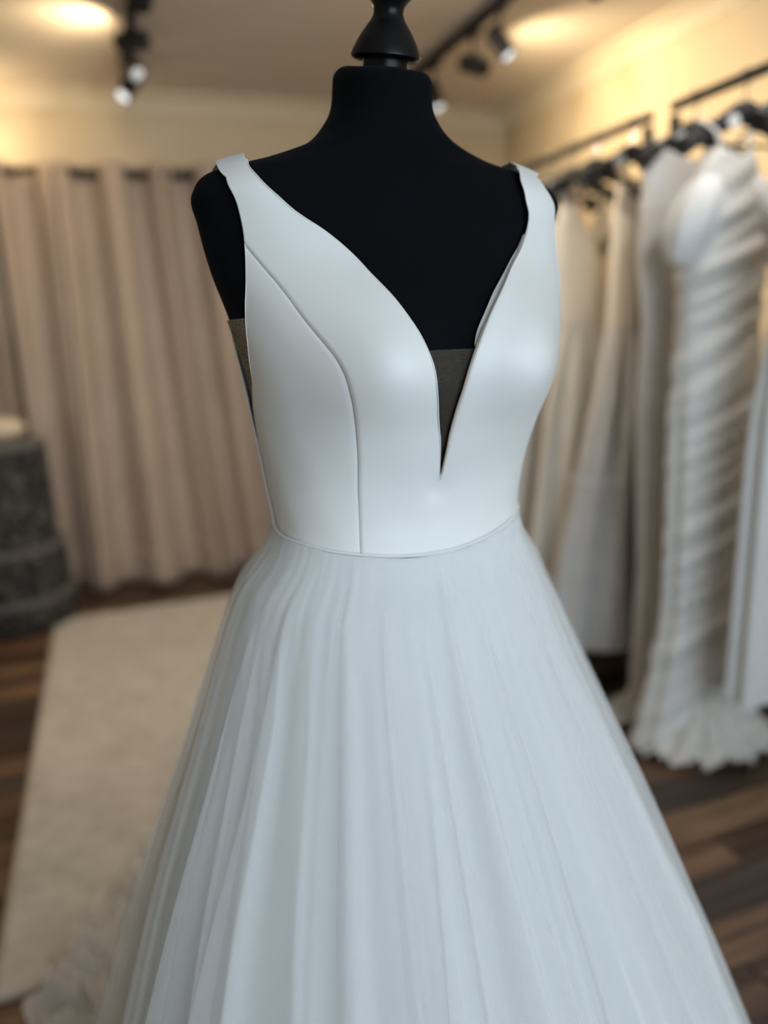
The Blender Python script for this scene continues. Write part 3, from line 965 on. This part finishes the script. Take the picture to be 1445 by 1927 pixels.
G = {
 'ivory': satin('gown_ivory_satin', (.72, .68, .60), .05),
 'cream': mottled('gown_cream_crepe', (.74, .67, .56), (.80, .74, .63), 8, .7, .2, 200, .001),
 'white': mottled('gown_white_crepe', (.74, .74, .73), (.79, .79, .78), 8, .6, .2, 200, .001),
 'grey': mottled('gown_grey_white_satin', (.66, .64, .60), (.72, .70, .66), 8, .5, .2, 200, .001),
 'blush': mottled('gown_blush_ivory', (.76, .66, .55), (.82, .72, .61), 10, .7, .2, 160, .001),
 'tulle': mottled('gown_tulle_white', (.64, .63, .61), (.72, .71, .69), 14, .85, .3, 120, .002),
 'lace': mottled('gown_lace', (.52, .50, .46), (.76, .74, .70), 42, .9, .6, 60, .004),
}
def hang_gown(name, y, label, m, prof, neck=.10, folds=9, famp=.02, seed=1, skirt_m=None, waist=1.28, xoff=0.0, strap=.11, ruche=0.0, hem=.02, sash=None, straps=True):
    """prof: list of (z, half width along x, half depth along y), top first"""
    root = empty(name, (RX + xoff, y, 0))
    tag(root, label, 'dress', 'gowns hanging on the racks')
    p = np.array(prof)[::-1]
    k = 220
    ph = np.linspace(-PI, PI, k, endpoint=False)[None, :]
    r = np.random.default_rng(seed)
    fr = [(r.integers(folds - 3, folds + 5), r.uniform(.4, 1), r.uniform(0, 6.28), r.uniform(-1.2, 1.2)) for _ in range(4)]
    def ring(z, top):
        a, b = np.interp(z, p[:, 0], p[:, 1]), np.interp(z, p[:, 0], p[:, 2])
        t = np.clip((waist - z) / waist, 0, 1)
        fold = sum(q * np.sin(f_ * ph + o + d * t) for f_, q, o, d in fr) / 2
        amp = famp * np.clip((waist + .02 - z) / .35, 0, 1) ** .8
        x = a * np.sin(ph) + amp * fold * np.sin(ph)
        yy = -b * np.sign(np.cos(ph)) * np.abs(np.cos(ph)) ** .8 - amp * fold * np.cos(ph) * .9
        zz = z + 0 * ph
        if ruche:
            w_ = np.sin(zz * 52 - x * 26 + 1.1 * np.sin(zz * 9) + .5 * np.sin(x * 20)) * (.6 + .4 * np.sin(zz * 17 + 2)) + .6 * np.sin(zz * 87 - x * 40 + 1.5 * np.sin(zz * 13))
            yy = yy - ruche * w_ * np.cos(ph)
            x = x + ruche * .8 * w_ * np.sin(ph)
        return x, yy, zz
    zt = p[-1, 0]
    n1 = 50
    s = np.linspace(0, 1, n1)[:, None]
    ztop = zt - neck * (1 - np.abs(np.sin(ph)) ** .9)
    zb = waist + (ztop - waist) * s
    grid('bodice', np.stack(ring(zb, zt), -1), m, root, wrap=True, solid=.002)
    n2 = 90
    s = np.linspace(0, 1, n2)[:, None]
    zs = hem + (waist - hem) * s + .010 * np.sin(ph * 5 + seed) * (1 - s) ** 6
    zs = np.maximum(zs, .006)
    grid('skirt', np.stack(ring(zs, zt), -1), skirt_m or m, root, wrap=True)
    if straps:
        a = np.interp(zt, p[:, 0], p[:, 1])
        for sg in (-1, 1):
            zsb = RZ - .105 - .075 * (strap / .195) ** 1.6
            ys = np.array([[-1], [1]])
            pts = []
            for q in np.linspace(0, 1, 25):
                ang = PI * q
                h_ = max(0.02, zsb + .022 - (zt - .02))
                pts.append((strap - (a * .82 - strap) * 0 + (a * .80 - strap) * abs(math.cos(ang)) ** 2 , -np.interp(zt, p[:, 0], p[:, 2]) * .55 * math.cos(ang), zt - .02 + h_ * math.sin(ang) ** .6))
            pts = np.array(pts)
            wv = np.linspace(-.009, .009, 4)
            P = np.stack([np.stack([sg * (pts[:, 0] + w_), pts[:, 1], pts[:, 2] - .15 * abs(w_)], -1) for w_ in wv], 1)
            grid('strap', P, m, root, solid=.0015)
    if sash:
        zz = np.linspace(sash[0] - sash[1], sash[0], 6)[:, None]
        X, Y, Z = ring(zz, zt)
        P = np.stack([X, Y, Z], -1)
        P[..., :2] *= 1.045
        grid('sash', P, sash[2], root, wrap=True)
    return root

def floor_train(root, cx, cy, rx, ry, seed, m, name='train', a0=0, a1=2 * PI, z0=.10):
    r = np.random.default_rng(seed)
    n, k = 40, 200
    ph = np.linspace(a0, a1, k)[None, :]
    s = np.linspace(0, 1, n)[:, None]
    R = 1 + .05 * np.sin(ph * 13 + seed) + .04 * np.sin(ph * 29)
    wav = sum(r.uniform(.4, 1) * np.sin(ph * f_ + s * r.uniform(-6, 6) + r.uniform(0, 6)) for f_ in (7, 12, 19, 31))
    z = .008 + z0 * (1 - s) ** 1.6 + .012 * s * (wav - wav.min()) / 1.5
    x = cx + (0.25 + .75 * s) * rx * R * np.cos(ph); y = cy + (.25 + .75 * s) * ry * R * np.sin(ph)
    grid(name, np.stack([x, y, z + 0 * x], -1), m, root)

def racks_content():
    H = lambda y, l, t=0, tx=-.05: hanger(y, l, t, tx)
    # near rack
    H(1.56, 'black hanger holding the plain white gown at the right edge', .05)
    hang_gown('hanging_gown', 1.56, 'plain white column gown hanging at the right edge of the picture', G['white'],
              [(1.76, .13, .04), (1.62, .155, .05), (1.50, .165, .05), (1.30, .15, .05), (1.05, .18, .055), (.6, .19, .06), (.24, .20, .065)], .20, 7, .014, 4, hem=.24, xoff=.06)
    H(1.795, 'black hanger holding the ruched gown with puff sleeves', -.04, -.06)
    g = hang_gown('hanging_gown', 1.795, 'ruched white mermaid gown with rounded puff sleeves on the near rack', G['grey'],
                  [(1.745, .06, .045), (1.68, .105, .055), (1.58, .135, .065), (1.45, .145, .065), (1.28, .140, .055), (1.05, .150, .062), (.75, .145, .06), (.45, .145, .06), (.25, .18, .07), (.02, .24, .085)], .03, 8, .005, 6, ruche=.0054, xoff=-.05)
    for s in (-1, 1):
        n, k = 30, 60
        a = np.linspace(0, PI, n)[:, None]; c = np.linspace(0, 2 * PI, k, endpoint=False)[None, :]
        puff = 1 + .06 * np.sin(c * 7 + 1) * np.sin(a)
        z = .125 * np.cos(a) + 0 * c
        x = s * (.105 - .40 * z) + .078 * np.sin(a) * np.cos(c) * puff
        y = .060 * np.sin(a) * np.sin(c) * puff - .01
        grid('puff_sleeve', np.stack([x, y, z + 1.565], -1), G['white'], g, wrap=True)
    floor_train(g, .0, -.04, .24, .17, 3, G['lace'], z0=.16)
    H(1.985, 'black hanger holding the pleated grey tulle gown', .06, -.08)
    g = hang_gown('hanging_gown', 1.985, 'pleated sheer grey-white gown with lace train behind the ruched one', G['tulle'],
                  [(1.79, .135, .04), (1.62, .15, .045), (1.50, .155, .045), (1.30, .13, .045), (1.05, .135, .05), (.5, .110, .05), (.02, .125, .055)], .05, 22, .008, 9, xoff=-.03)
    floor_train(g, -.03, -.03, .21, .13, 8, G['lace'], z0=.10)
    # far rack
    H(2.27, 'black hanger holding the tea length tiered tulle dress', -.03, -.07)
    hang_gown('hanging_gown', 2.30, 'tiered white tulle dress with gathered skirt ending above the floor', G['cream'],
              [(1.75, .12, .04), (1.62, .14, .05), (1.50, .14, .05), (1.30, .15, .055), (1.05, .19, .065), (.76, .26, .085), (.50, .33, .095), (.14, .40, .115)], .16, 15, .020, 12,
              skirt_m=G['tulle'], hem=.14, sash=(.775, .026, G['white']), xoff=.09)
    rows = [
     (2.47, 'cream', 'cream V-neck gown with wide smooth skirt on the far rack', 'wide cream V-neck gown', .26, 15),
     (2.61, 'grey', 'greyish satin gown with deep V-neck on the far rack', 'greyish satin gown', .32, 18),
     (2.75, 'blush', 'blush ivory gown with soft folds on the far rack', 'blush ivory gown', .14, 21),
     (2.89, 'ivory', 'ivory satin gown seen beside the mannequin waist', 'ivory satin gown', .22, 33),
     (3.03, 'white', 'bright white gown just behind the mannequin shoulder', 'bright white gown behind the mannequin', .12, 25),
     (3.18, 'cream', 'cream gown second farthest in on the far rack', 'second farthest cream gown', .18, 27),
     (3.34, 'ivory', 'ivory gown farthest in on the far rack', 'farthest ivory gown', .14, 29)]
    for i, (y, m, lab, hl, nk, sd) in enumerate(rows):
        H(y, 'black hanger holding the ' + hl, .05 * (-1) ** i, (-.06, .02, -.03, -.07)[i % 4])
        w_ = 1 + .05 * math.sin(i * 2.3)
        hang_gown('hanging_gown', y, lab, G[m],
                  [(1.765, .135 * w_, .04), (1.62, .165 * w_, .045), (1.50, .172 * w_, .045), (1.28, .145, .042), (1.0, .205 * w_, .045), (.5, .27 * w_, .05), (.02, .33 * w_, .055)], nk, 8 + i % 3, .013, sd)
racks_content()
